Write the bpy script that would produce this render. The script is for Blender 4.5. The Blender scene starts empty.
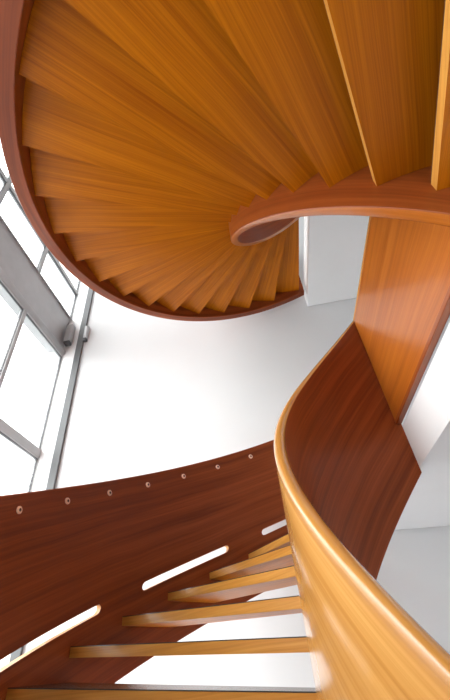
import bpy, bmesh, math, random
from mathutils import Matrix, Vector
random.seed(4)
PI = math.pi
C = bpy.context.scene.collection
EYE = 2.1067                      # camera height above the ground floor
RISE = 0.18
STOREY = 19 * RISE                # 3.42

# ------------------------------------------------------------------ helpers
def link(o, parent=None):
    C.objects.link(o)
    if parent is not None:
        o.parent = parent
        o.matrix_parent_inverse = parent.matrix_world.inverted() if False else Matrix.Translation(-Vector(parent_origin(parent)))
    return o

def parent_origin(p):
    v = Vector(p.location)
    q = p.parent
    if q is not None and q.type == 'EMPTY':
        v = Vector(p.location)
    return v if p.type == 'EMPTY' else Vector((0, 0, 0))

def empty(name, loc, label, cat, group=None):
    o = bpy.data.objects.new(name, None)
    o.location = loc
    o.empty_display_size = 0.3
    C.objects.link(o)
    o['label'] = label
    o['category'] = cat
    if group:
        o['group'] = group
    return o

class MB:
    """collects quads with their grain coordinates and builds one mesh object"""
    def __init__(self):
        self.v = []; self.f = []; self.uv = []; self.m = []; self.s = []
    def quad(self, pts, uvs=None, mat=0, smooth=False):
        i = len(self.v)
        self.v += [tuple(p) for p in pts]
        self.f.append(tuple(range(i, i + len(pts))))
        self.uv.append(uvs or [(p[0], p[2]) for p in pts])
        self.m.append(mat); self.s.append(smooth)
    def box(self, lo, hi, mat=0, uvfun=None):
        x0, y0, z0 = lo; x1, y1, z1 = hi
        P = [(x0,y0,z0),(x1,y0,z0),(x1,y1,z0),(x0,y1,z0),(x0,y0,z1),(x1,y0,z1),(x1,y1,z1),(x0,y1,z1)]
        for idx in ((3,2,1,0),(4,5,6,7),(0,1,5,4),(1,2,6,5),(2,3,7,6),(3,0,4,7)):
            q = [P[i] for i in idx]
            self.quad(q, [uvfun(p) if uvfun else (p[1] + p[0] * .3, p[2] + p[0]) for p in q], mat)
    def build(self, name, mats, parent=None, bevel=0, merge=True):
        me = bpy.data.meshes.new(name)
        me.from_pydata(self.v, [], self.f)
        ul = me.uv_layers.new(name='grain')
        k = 0
        for p, uvs in zip(me.polygons, self.uv):
            for j, li in enumerate(p.loop_indices):
                ul.data[li].uv = uvs[j]
        for p, mi, s in zip(me.polygons, self.m, self.s):
            p.material_index = mi; p.use_smooth = s
        if merge:
            bm = bmesh.new(); bm.from_mesh(me)
            bmesh.ops.remove_doubles(bm, verts=bm.verts, dist=1e-5)
            bmesh.ops.recalc_face_normals(bm, faces=bm.faces)
            bm.to_mesh(me); bm.free()
        for m in (mats if isinstance(mats, (list, tuple)) else [mats]):
            me.materials.append(m)
        o = bpy.data.objects.new(name, me)
        link(o, parent)
        if bevel:
            md = o.modifiers.new('bevel', 'BEVEL'); md.width = bevel; md.segments = 3
            md.limit_method = 'ANGLE'; md.angle_limit = math.radians(40)
            md.harden_normals = False
        return o

# ------------------------------------------------------------------ materials
def nodes(m):
    m.use_nodes = True
    nt = m.node_tree
    for n in list(nt.nodes): nt.nodes.remove(n)
    out = nt.nodes.new('ShaderNodeOutputMaterial')
    b = nt.nodes.new('ShaderNodeBsdfPrincipled')
    nt.links.new(b.outputs[0], out.inputs[0])
    return nt, b

def wood(name, c1, c2, c3, rough=.32, coat=.25, band=14, fine=90, along=.55, crough=.14, bump=.02, spec=.35, mixf=.36, wander=.06):
    m = bpy.data.materials.new(name)
    nt, b = nodes(m); N = nt.nodes.new; L = nt.links.new
    uv = N('ShaderNodeUVMap'); uv.uv_map = 'grain'
    oi = N('ShaderNodeObjectInfo')
    off = N('ShaderNodeVectorMath'); off.operation = 'SCALE'; off.inputs[0].default_value = (7.3, 3.1, 0)
    L(oi.outputs['Random'], off.inputs['Scale'])
    add = N('ShaderNodeVectorMath'); L(uv.outputs[0], add.inputs[0]); L(off.outputs[0], add.inputs[1])
    # slight wander of the grain
    wn = N('ShaderNodeTexNoise'); wn.inputs['Scale'].default_value = 1.3; wn.inputs['Detail'].default_value = 2
    L(add.outputs[0], wn.inputs['Vector'])
    ws = N('ShaderNodeVectorMath'); ws.operation = 'MULTIPLY_ADD'
    L(wn.outputs['Color'], ws.inputs[0]); ws.inputs[1].default_value = (0, wander, 0); L(add.outputs[0], ws.inputs[2])
    def tex(sx, sy, det, ro=.55):
        mp = N('ShaderNodeMapping'); mp.inputs['Scale'].default_value = (sx, sy, 1)
        L(ws.outputs[0], mp.inputs[0])
        t = N('ShaderNodeTexNoise'); t.inputs['Scale'].default_value = 1; t.inputs['Detail'].default_value = det
        t.inputs['Roughness'].default_value = ro
        L(mp.outputs[0], t.inputs['Vector']); return t
    t1 = tex(along, band, 4); t2 = tex(along * 4, fine, 3, .6); t3 = tex(.5, 1.2, 2)
    mx = N('ShaderNodeMix'); mx.inputs[0].default_value = mixf
    L(t1.outputs[0], mx.inputs[2]); L(t2.outputs[0], mx.inputs[3])
    mx2 = N('ShaderNodeMix'); mx2.inputs[0].default_value = .22
    L(mx.outputs[0], mx2.inputs[2]); L(t3.outputs[0], mx2.inputs[3])
    r = N('ShaderNodeValToRGB'); e = r.color_ramp.elements
    e[0].position = .36; e[0].color = (*c1, 1); e[1].position = .64; e[1].color = (*c3, 1)
    k = r.color_ramp.elements.new(.5); k.color = (*c2, 1)
    L(mx2.outputs[0], r.inputs[0]); L(r.outputs[0], b.inputs['Base Color'])
    b.inputs['Roughness'].default_value = rough
    b.inputs['Specular IOR Level'].default_value = spec
    b.inputs['Coat Weight'].default_value = coat; b.inputs['Coat Roughness'].default_value = crough
    bp = N('ShaderNodeBump'); bp.inputs['Strength'].default_value = bump * 4; bp.inputs['Distance'].default_value = .002
    L(t2.outputs[0], bp.inputs['Height']); L(bp.outputs[0], b.inputs['Normal'])
    return m

def plain(name, col, rough=.6, metal=0., var=.04, scale=3., coat=0.):
    m = bpy.data.materials.new(name)
    nt, b = nodes(m); N = nt.nodes.new; L = nt.links.new
    tc = N('ShaderNodeTexCoord'); t = N('ShaderNodeTexNoise'); t.inputs['Scale'].default_value = scale
    t.inputs['Detail'].default_value = 4
    L(tc.outputs['Object'], t.inputs['Vector'])
    r = N('ShaderNodeValToRGB'); e = r.color_ramp.elements
    e[0].position = .3; e[1].position = .7
    e[0].color = (*[max(0, c * (1 - var)) for c in col], 1); e[1].color = (*[min(1, c * (1 + var)) for c in col], 1)
    L(t.outputs[0], r.inputs[0]); L(r.outputs[0], b.inputs['Base Color'])
    b.inputs['Roughness'].default_value = rough; b.inputs['Metallic'].default_value = metal
    b.inputs['Coat Weight'].default_value = coat
    return m

def glass():
    m = bpy.data.materials.new('window_glass'); m.use_nodes = True
    nt = m.node_tree
    for n in list(nt.nodes): nt.nodes.remove(n)
    N = nt.nodes.new; L = nt.links.new
    out = N('ShaderNodeOutputMaterial'); mix = N('ShaderNodeMixShader')
    tr = N('ShaderNodeBsdfTransparent'); tr.inputs[0].default_value = (.96, .975, .97, 1)
    gl = N('ShaderNodeBsdfGlossy'); gl.inputs['Roughness'].default_value = .02
    lw = N('ShaderNodeLayerWeight'); lw.inputs[0].default_value = .5
    pw = N('ShaderNodeMath'); pw.operation = 'POWER'; pw.inputs[1].default_value = 5
    ma = N('ShaderNodeMath'); ma.operation = 'MULTIPLY_ADD'; ma.inputs[1].default_value = .8; ma.inputs[2].default_value = .03
    L(lw.outputs['Facing'], pw.inputs[0]); L(pw.outputs[0], ma.inputs[0]); L(ma.outputs[0], mix.inputs[0]); L(tr.outputs[0], mix.inputs[1]); L(gl.outputs[0], mix.inputs[2])
    L(mix.outputs[0], out.inputs[0])
    return m

TEAK = wood('golden_teak', (.35, .084, .001), (.51, .145, .002), (.66, .205, .004), rough=.38, coat=.04, band=26, fine=130, along=.3, mixf=.5, spec=.2, wander=.03)
EDGE = wood('pale_edge_wood', (.46, .18, .03), (.60, .26, .045), (.72, .36, .08), rough=.35, coat=.2, band=30)
MAHO = wood('red_mahogany', (.14, .026, .007), (.24, .049, .011), (.34, .078, .018), rough=.36, coat=.02, band=14, fine=70, along=.3, mixf=.3, spec=.18)
AMBER = wood('amber_veneer', (.34, .085, .009), (.46, .125, .013), (.56, .18, .024), rough=.3, coat=.3, band=14, fine=80, along=.3, mixf=.3)
REDW = wood('reddish_rail_and_shaded_wood', (.20, .040, .008), (.29, .065, .013), (.38, .10, .022), rough=.3, coat=.2, band=16, along=.3, mixf=.3)
OAK = wood('honey_wood', (.43, .18, .035), (.58, .265, .06), (.72, .37, .105), rough=.25, coat=.9, band=12, fine=60, along=.3, mixf=.3)
WHITE = plain('white_plaster', (.71, .717, .73), .75, var=.012, scale=1.5)
SLAB = plain('white_slab_paint', (.88, .885, .895), .7, var=.01)
FLOOR = plain('stone_floor', (.68, .69, .71), .3, var=.02, scale=.8)
GREYW = plain('light_grey_plaster', (.8, .8, .8), .8, var=.02)
CEIL = plain('ceiling_plaster', (.86, .86, .86), .8, var=.01)
ALU = plain('grey_aluminium', (.43, .435, .445), .42, metal=.15, var=.05, scale=5)
STEEL = plain('dark_grey_steel', (.13, .135, .14), .6, metal=0)
DARKALU = plain('dark_gasket', (.06, .06, .065), .5)
WPOST = plain('white_lacquered_post', (.86, .86, .87), .4, var=.01)
COVER = plain('dark_tread_covering', (.045, .045, .045), .22)
COPPER = plain('copper', (.95, .62, .46), .3, metal=0., var=.08, scale=40)
SOCKET = plain('dark_socket', (.10, .035, .02), .5)
GLASS = glass()

# ------------------------------------------------------------------ the stair
class Flight:
    def __init__(s, cx, cy, Ri, Rw, Ro, To, da, aB, zl, offB, offF, th):
        s.cx, s.cy, s.Ri, s.Rw, s.Ro, s.To, s.da, s.aB, s.zl = cx, cy, Ri, Rw, Ro, To, da, aB, zl
        s.offB, s.offF, s.th = offB, offF, th
    def P(s, R, a, z, off=0.):
        return (s.cx + R * math.cos(a) + off * math.sin(a), s.cy + R * math.sin(a) - off * math.cos(a), z)
    def line(s, a):               # height of the pitch line at angle a
        return s.zl - RISE / s.da * (a - s.aB)

def tread(F, m, parent):
    """one wedge tread: back edge at aB+da*m, front edge one step further down"""
    zt = F.zl - RISE * (m + 1); zb = zt - F.th
    aK, aF = F.aB + F.da * m, F.aB + F.da * (m + 1)
    b = MB()
    r0, r1 = F.Ri + .001, F.Ro - .001
    am = (aK + aF) / 2
    NU, NV = 8, 6
    def pt(i, j, z, inset=0.):
        # i along radius, j from back(0) to front(1); ends follow the curved ribbons
        t = i / NU; u = j / NV
        R = r0 + (r1 - r0) * t
        A = aK + (aF - aK) * u
        off = F.offB * (1 - u) + F.offF * u
        x, y, _ = F.P(R, A, z, off)
        dx, dy = x - F.cx, y - F.cy
        q = R / math.hypot(dx, dy)
        return (F.cx + dx * q, F.cy + dy * q, z)
    ca, sa = math.cos(am), math.sin(am)
    def uvf(p, k=0.):
        dx, dy = p[0] - F.cx, p[1] - F.cy
        return (dx * ca + dy * sa, -dx * sa + dy * ca + k * p[2])
    def Q(a, c, d, e, mat=0, k=0.):
        q = [a, c, d, e]; b.quad(q, [uvf(p, k) for p in q], mat)
    for i in range(NU):
        for j in range(NV):
            Q(pt(i,j,zt), pt(i+1,j,zt), pt(i+1,j+1,zt), pt(i,j+1,zt))
            Q(pt(i,j+1,zb), pt(i+1,j+1,zb), pt(i+1,j,zb), pt(i,j,zb))
        for j in (0, NV):
            Q(pt(i,j,zb), pt(i+1,j,zb), pt(i+1,j,zt), pt(i,j,zt), 1, 1.)
    for j in range(NV):
        for i in (0, NU):
            Q(pt(i,j,zb), pt(i,j+1,zb), pt(i,j+1,zt), pt(i,j,zt), 1, 1.)
    o = b.build('tread', [TEAK, EDGE], parent)
    # thin dark covering laid on the tread, its edge shows as a dark line above the wood
    s = MB()
    def sp(i, j, z):
        x, y, _ = pt(i, j, z)
        return (x, y, z)
    z0, z1 = zt + .0005, zt + .005
    for i in range(NU):
        for j in range(NV):
            s.quad([sp(i,j,z1), sp(i+1,j,z1), sp(i+1,j+1,z1), sp(i,j+1,z1)])
            s.quad([sp(i,j+1,z0), sp(i+1,j+1,z0), sp(i+1,j,z0), sp(i,j,z0)])
        for j in (0, NV):
            s.quad([sp(i,j,z0), sp(i+1,j,z0), sp(i+1,j,z1), sp(i,j,z1)])
    for j in range(NV):
        for i in (0, NU):
            s.quad([sp(i,j,z0), sp(i,j+1,z0), sp(i,j+1,z1), sp(i,j,z1)])
    st = s.build('tread_covering', COVER, o)
    st['label'] = 'thin dark grey covering on the tread'
    return o

def ribbon(F, name, R0, R1, top, bot, a0, a1, mats, parent, cap='round', zmin=.0, step=.02, matsel=None, mid=True, endmat=0):
    """a sheared-helix band between radii R0<R1, rounded at the top"""
    n = max(2, int(abs(a1 - a0) / step)); rings = []
    T = R1 - R0
    for k in range(n + 1):
        a = a0 + (a1 - a0) * k / n
        zt = F.line(a) + top; zb = max(F.line(a) + bot, zmin)
        if zt - .1 < zb: zt = zb + .1
        prof = []
        e = .004
        prof += [(R0 + e, zb, 'b'), (R1 - e, zb, 'b'), (R1, zb + e, 'o')]
        for q in range(1, 8):
            prof.append((R1, zb + e + (zt - T * .5 - zb - e) * q / 8, 'o'))
        if cap == 'round':
            for q in range(0, 9):
                ph = PI * q / 8
                c_, s_ = math.cos(ph), math.sin(ph)
                ex = 1.0 if name == 'inner_balustrade' else .75
                cc = math.copysign(abs(c_) ** ex, c_); ss = abs(s_) ** ex
                prof.append(((R0 + R1) / 2 + T / 2 * cc, zt - T * .5 + T * .5 * ss, 'c'))
        else:
            g = min(.006, T * .2)
            prof += [(R1, zt - g, 'o'), (R1 - g, zt, 'c'), (R0 + g, zt, 'c'), (R0, zt - g, 'i')]
        for q in range(7, 0, -1):
            prof.append((R0, zb + e + (zt - T * .5 - zb - e) * q / 8, 'i'))
        prof.append((R0, zb + e, 'i'))
        rings.append((a, prof))
    b = MB(); Rm = (R0 + R1) / 2
    cl = math.hypot(Rm, RISE / F.da) / 1.0
    sl = RISE / F.da / Rm
    def uv(a, r, z):
        s_ = a * Rm
        h = z - F.line(a)
        return (a * cl, h + r * 1.0)
    for k in range(n):
        (a, p), (a2, p2) = rings[k], rings[k + 1]
        m = len(p)
        for j in range(m):
            j2 = (j + 1) % m
            t = p[j][2] if p[j][2] == p[j2][2] else (p[j][2] if p[j][2] in 'oi' else p[j2][2])
            t = 'b' if j == 0 else t
            mi = (matsel or {}).get(t, 0)
            q = [F.P(p[j][0], a, p[j][1]), F.P(p[j2][0], a, p[j2][1]), F.P(p2[j2][0], a2, p2[j2][1]), F.P(p2[j][0], a2, p2[j][1])]
            us = [uv(a, p[j][0], p[j][1]), uv(a, p[j2][0], p[j2][1]), uv(a2, p2[j2][0], p2[j2][1]), uv(a2, p2[j][0], p2[j][1])]
            b.quad(q, us, mi, smooth=True)
    for a, p in (rings[0], rings[-1]):
        b.quad([F.P(r, a, z) for r, z, _ in p], [(z, r) for r, z, _ in p], endmat)
    o = b.build(name, mats, parent)
    return o

def smooth_by_angle(o, deg=35):
    me = o.data
    for p in me.polygons: p.use_smooth = True
    bm = bmesh.new(); bm.from_mesh(me)
    for e in bm.edges:
        if len(e.link_faces) == 2 and e.calc_face_angle(0) > math.radians(deg): e.smooth = False
    bm.to_mesh(me); bm.free()

def cut_slots(F, o, slots, R0, R1, mat_in):
    """real openings through the outer panel"""
    b = MB()
    for (a0, a1, off, hh) in slots:
        Rm = (R0 + R1) / 2
        n = 26; rings = []
        L = (a1 - a0) * Rm
        for k in range(n + 1):
            # denser at the rounded ends
            u = .5 - .5 * math.cos(PI * k / n)
            s_ = u * L
            d = min(s_, L - s_)
            h = hh if d >= hh else math.sqrt(max(hh * hh - (hh - d) ** 2, (.12 * hh) ** 2))
            a = a0 + (a1 - a0) * u
            z = F.line(a) + off
            rings.append([F.P(R0 - .05, a, z - h), F.P(R1 + .05, a, z - h), F.P(R1 + .05, a, z + h), F.P(R0 - .05, a, z + h)])
        for k in range(n):
            for j in range(4):
                j2 = (j + 1) % 4
                b.quad([rings[k][j], rings[k][j2], rings[k+1][j2], rings[k+1][j]], None, 0)
        b.quad(rings[0], None, 0); b.quad(rings[-1], None, 0)
    cut = b.build('cut', [mat_in], None)
    md = o.modifiers.new('slots', 'BOOLEAN'); md.operation = 'DIFFERENCE'; md.object = cut; md.solver = 'EXACT'
    try: md.material_mode = 'TRANSFER'
    except Exception: pass
    bpy.context.view_layer.update()
    dg = bpy.context.evaluated_depsgraph_get()
    me = bpy.data.meshes.new_from_object(o.evaluated_get(dg), preserve_all_data_layers=True, depsgraph=dg)
    o.modifiers.clear(); o.data = me; me.name = o.name
    cm = cut.data
    bpy.data.objects.remove(cut); bpy.data.meshes.remove(cm)

def bolt(F, a, z, R, parent):
    """round copper cap with a dark socket, on the inner face of the outer panel"""
    c = Vector(F.P(R, a, z)); n = Vector((-math.cos(a), -math.sin(a), 0)); t = Vector((-math.sin(a), math.cos(a), 0)); u = Vector((0, 0, 1))
    b = MB(); K = 20
    prof = [(.0005, .024), (.007, .024), (.012, .018), (.012, .011), (.004, .010), (.004, .0)]
    for i in range(len(prof) - 1):
        for k in range(K):
            p0, p1 = 2 * PI * k / K, 2 * PI * (k + 1) / K
            def V(pr, ph): return tuple(c + n * pr[0] + (t * math.cos(ph) + u * math.sin(ph)) * pr[1])
            q = [V(prof[i], p0), V(prof[i], p1), V(prof[i+1], p1), V(prof[i+1], p0)]
            if prof[i+1][1] == 0: q = q[:3]
            b.quad(q, None, 1 if i >= 3 else 0, smooth=False)
    b.quad([tuple(c + n * .0005 + (t * math.cos(2*PI*k/K) + u * math.sin(2*PI*k/K)) * .024) for k in range(K)], None, 0)
    return b.build('bolt_cap', [COPPER, SOCKET], parent)

#            cx     cy     Ri    Rw    Ro    To    da      aB      landing   back   front  thickness
LO = Flight(1.0651, 1.8784, 1.0324, .9685, 2.7012, .045, .16359, 1.60395, STOREY,    -.040, -.0704, .054)
UP = Flight(.9473, 1.9413, .962, .903, 2.395, .095, .17438, 1.57226, 2 * STOREY, -.048, -.20, .055)

def flight(F, z0, label, nb, lower):
    root = empty('spiral_staircase', (F.cx, F.cy, z0), label, 'staircase')
    for m in range(18): tread(F, m, root)
    aN, aS = F.aB + .03, F.aB + 18 * F.da
    if lower:
        ob, ot, ib, it = -.338, 1.1117, -.335, 1.1825
    else:
        ob, ot, ib, it = -.282, 1.1117, -.36, 1.1825
    zmin = z0 + .002 if lower else z0 - .6
    outer = ribbon(F, 'outer_balustrade', F.Ro, F.Ro + F.To, ot, ob, F.aB - .01, aS + .12 * lower, [MAHO, EDGE], root, cap='flat', zmin=zmin, endmat=0)
    if lower:
        d = math.radians
        slots = [(d(97.9 + 28.12 * k), d(117.7 + 28.12 * k), .162, .030) for k in range(6)]
        cut_slots(F, outer, slots, F.Ro, F.Ro + F.To, EDGE)
    smooth_by_angle(outer)
    inner = ribbon(F, 'inner_balustrade', F.Rw, F.Ri, it, ib, F.aB + (.02 if lower else -.01), aS + (0 if lower else .30), [MAHO, OAK] if lower else [MAHO, REDW, AMBER], root, cap='round', zmin=zmin, matsel=INSEL if lower else {'o': 1, 'c': 1, 'b': 2})  # upper tread side takes a redder, darker wood: its shade is in the colour
    smooth_by_angle(inner)
    if lower:
        for k in range(18):
            a = math.radians(127.2 + 9.22 * (k - 3))
            bolt(F, a, F.line(a) + ot - .11, F.Ro, outer)
    return root

INSEL = {'o': 1, 'c': 1, 'b': 1}  # tread side, cap and underside honey; well side stays dark red
flight(LO, 0., 'lower curved flight of open treads with slotted dark red outer panel', 0, True)
flight(UP, STOREY, 'upper curved flight overhead, seen from below, its treads fanning round the well', 0, False)

# landings on the east side of the well
XP = 1.008
def landing(zt, label, y0, y1, parts=True):
    root = empty('stair_landing', (XP + 1.5, 1.8, zt - .32), label, 'landing', None)
    b = MB(); b.box((XP + .006, -1.1, zt - .318), (4.58, 4.655, zt)); b.build('floor_slab', SLAB, root, bevel=.003)
    p = MB(); x0, x1 = XP - .034, XP + .002
    uvf = lambda p: (p[1], p[2] + p[0])
    p.box((x0, y0, zt + .045), (x1, y1, zt + 1.08), 0, uvf)
    pn = p.build('balustrade_panel', [AMBER], root, bevel=.002)
    t = MB(); t.box((x0 - .004, y0, zt + .014), (x1 + .003, y1, zt + .045), 0, lambda p: (p[1], p[2] + p[0])); t.build('bottom_rail', [REDW], root, bevel=.004)
    t = MB(); t.box((x0 - .002, y0, zt + 1.08), (x1 + .002, y1, zt + 1.108), 0, lambda p: (p[1], p[2] + p[0])); t.build('top_rail', [EDGE], root, bevel=.006)
    return root
landing(STOREY, 'first landing with honey coloured flat balustrade panel over a white slab edge', 1.06, 2.83)
landing(2 * STOREY, 'upper landing, white slab at the head of the overhead flight', 1.06, 2.83)

# ------------------------------------------------------------------ the setting
def struct(name, b, m, bevel=0, parent=None):
    o = b.build(name, m, parent, bevel=bevel)
    if parent is None: o['kind'] = 'structure'
    return o
XW, YN, YS, XE, ZC = -3.32, 4.66, -3.2, 4.6, 9.8
b = MB(); b.box((XW - .5, YS - .2, -.2), (XE + .2, YN + .2, 0)); struct('floor', b, FLOOR)
b = MB(); b.box((XW - .5, YS - .2, ZC), (XE + .2, YN + .2, ZC + .2)); struct('ceiling', b, GREYW)
b = MB(); b.box((XW - .5, YN, 0), (XE + .2, YN + .2, ZC)); struct('wall_north', b, WHITE)
b = MB(); b.box((XE, YS, 0), (XE + .2, YN, ZC)); struct('wall_east', b, GREYW)
b = MB(); b.box((XW - .5, YS - .2, 0), (XE, YS, ZC)); struct('wall_south', b, GREYW)

ZS0, ZS1 = 4.25 + EYE, 5.14 + EYE     # spandrel beam across the facade
bays = [4.625, 3.43, 2.23, 1.03, -.17, -1.37, -2.57]
n = 0
def pane_set(y1, y0, z0, z1, trans, th):
    global n
    n += 1
    r = bpy.data.objects.new('window_%d' % n, None); r.location = (XW, (y0 + y1) / 2, z0); C.objects.link(r); r['kind'] = 'structure'
    w = .034; b = MB()
    wn = .006 if y1 == bays[0] else w
    X0, X1 = XW - .05, XW + .04
    b.box((X0, y0, z0), (X1, y0 + w, z1)); b.box((X0, y1 - wn, z0), (X1, y1, z1))
    zz = [z0] + trans + [z1]; hs = [.012] + th + [.012]
    for k, z in enumerate(zz):
        h = hs[k]
        a_, c_ = (z, z + h) if k == 0 else ((z - h, z) if k == len(zz) - 1 else (z - h, z + h))
        b.box((X0, y0 + w, a_), (X1, y1 - wn, c_))
    b.build('window_frame', ALU, r, bevel=.006)
    g = MB()
    for k in range(len(zz) - 1):
        lo = zz[k] + hs[k]; hi = zz[k + 1] - hs[k + 1]
        q = .008
        for (ya, yb, za, zb) in ((y0+w, y1-wn, lo, lo+q), (y0+w, y1-wn, hi-q, hi), (y0+w, y0+w+q, lo+q, hi-q), (y1-wn-q, y1-wn, lo+q, hi-q)):
            g.box((XW - .012, ya, za), (XW + .02, yb, zb))
    g.build('gasket', DARKALU, r)
    for k in range(len(zz) - 1):
        lo = zz[k] + hs[k] + .009; hi = zz[k + 1] - hs[k + 1] - .009
        p = MB(); p.box((XW - .006, y0 + w + .009, lo), (XW + .006, y1 - wn - .009, hi)); p.build('window_pane', GLASS, r)
for i in range(len(bays) - 1):
    y1, y0 = bays[i], bays[i + 1]
    pane_set(y1, y0, 0.0, ZS0 - .025, [.95, 2.37 + EYE], [.05, .07])
    pane_set(y1, y0, ZS1 + .0, ZC, [5.88 + EYE], [.03])
b = MB(); b.box((XW - .30, bays[-1], ZS0 + .13), (XW + .0, 4.62, ZS1 - .002)); struct('trim_1', b, ALU, bevel=.004)
# rounded lower lip of the spandrel
b = MB(); K = 16; R_ = .075
for k in range(K):
    p0, p1 = 2*PI*k/K, 2*PI*(k+1)/K
    f = lambda ph, y: (XW + R_ * math.cos(ph), y, ZS0 + .06 + R_ * math.sin(ph))
    b.quad([f(p0, bays[-1]), f(p1, bays[-1]), f(p1, 4.61), f(p0, 4.61)], None, 0, True)
for y in (bays[-1], 4.61): b.quad([f(2*PI*k/K, y) for k in range(K)])
struct('trim_2', b, ALU)
b = MB(); b.box((XW - .3, 4.627, 0), (-3.065, YN - .001, ZC)); struct('trim_3', b, WPOST, bevel=.004)
b = MB(); b.box((-3.06, 4.615, 0), (-2.945, YN - .001, ZC)); struct('trim_4', b, STEEL, bevel=.004)
b = MB(); b.box((XW - .3, YS, 0), (XW + .05, bays[-1] - .001, ZC)); struct('wall_west', b, WHITE)

def clamp(loc, size, label):
    r = empty('steel_bracket', loc, label, 'bracket')
    x, y, z = loc; sx, sy, sz = size
    b = MB(); b.box((x - sx/2, y - sy/2, z - sz/2), (x + sx/2, y + sy/2, z + sz/2)); b.build('bracket_body', ALU, r, bevel=.018)
    b = MB(); b.box((x - sx*.42, y - sy*.42, z - sz/2 - .05), (x + sx*.42, y + sy*.42, z - sz/2 + .004)); b.build('base_plate', DARKALU, r, bevel=.006)
clamp((XW + .13, 4.53, 4.66 + EYE), (.13, .12, .40), 'grey steel bracket where the facade beam meets the white post')
clamp((-2.90, YN - .0465, 4.70 + EYE), (.07, .09, .30), 'small grey steel bracket on the white wall right of the corner post')

# ------------------------------------------------------------------ light
w = bpy.data.worlds.new('World'); bpy.context.scene.world = w; w.use_nodes = True
nt = w.node_tree; bg = nt.nodes['Background']; bg.inputs[1].default_value = 5.5
tc = nt.nodes.new('ShaderNodeTexCoord'); sx = nt.nodes.new('ShaderNodeSeparateXYZ'); rp = nt.nodes.new('ShaderNodeValToRGB')
nt.links.new(tc.outputs['Generated'], sx.inputs[0]); nt.links.new(sx.outputs['Z'], rp.inputs[0]); 
# sky brighter towards the south-west, added to light the undersides from one side
dt = nt.nodes.new('ShaderNodeVectorMath'); dt.operation = 'DOT_PRODUCT'; dt.inputs[1].default_value = (-.55, -.80, .25)
nt.links.new(tc.outputs['Generated'], dt.inputs[0])
mr = nt.nodes.new('ShaderNodeMapRange'); mr.inputs['From Min'].default_value = -.5; mr.inputs['From Max'].default_value = 1
mr.inputs['To Min'].default_value = .25; mr.inputs['To Max'].default_value = 1.6
nt.links.new(dt.outputs['Value'], mr.inputs['Value'])
mm = nt.nodes.new('ShaderNodeVectorMath'); mm.operation = 'SCALE'
nt.links.new(rp.outputs[0], mm.inputs[0]); nt.links.new(mr.outputs[0], mm.inputs['Scale']); nt.links.new(mm.outputs[0], bg.inputs[0])
e = rp.color_ramp.elements; e[0].position = .0; e[0].color = (.45, .45, .45, 1); e[1].position = .06; e[1].color = (1, 1, 1, 1)

# ------------------------------------------------------------------ camera
M = Matrix(((0.972028, 0.234164, -0.018117), (0.159536, -0.60169, 0.782635), (0.172364, -0.763634, -0.622217)))
cam = bpy.data.cameras.new('camera'); co = bpy.data.objects.new('camera', cam); C.objects.link(co)
R = M.transposed().to_4x4(); co.matrix_world = Matrix.Translation((0, 0, EYE)) @ R
cam.sensor_fit = 'VERTICAL'; cam.sensor_height = 24; cam.lens = 375.53 * 24 / 700
cam.shift_x = (225 - 185.16) / 700; cam.shift_y = (356.56 - 350) / 700
cam.clip_start = .02
sc = bpy.context.scene; sc.camera = co
vs = sc.view_settings; vs.view_transform = 'Standard'; vs.look = 'None'; vs.exposure = .3; vs.gamma = 1
vs.use_curve_mapping = False
sc.cycles.max_bounces = 10; sc.cycles.diffuse_bounces = 6
sc.cycles.sample_clamp_indirect = 8
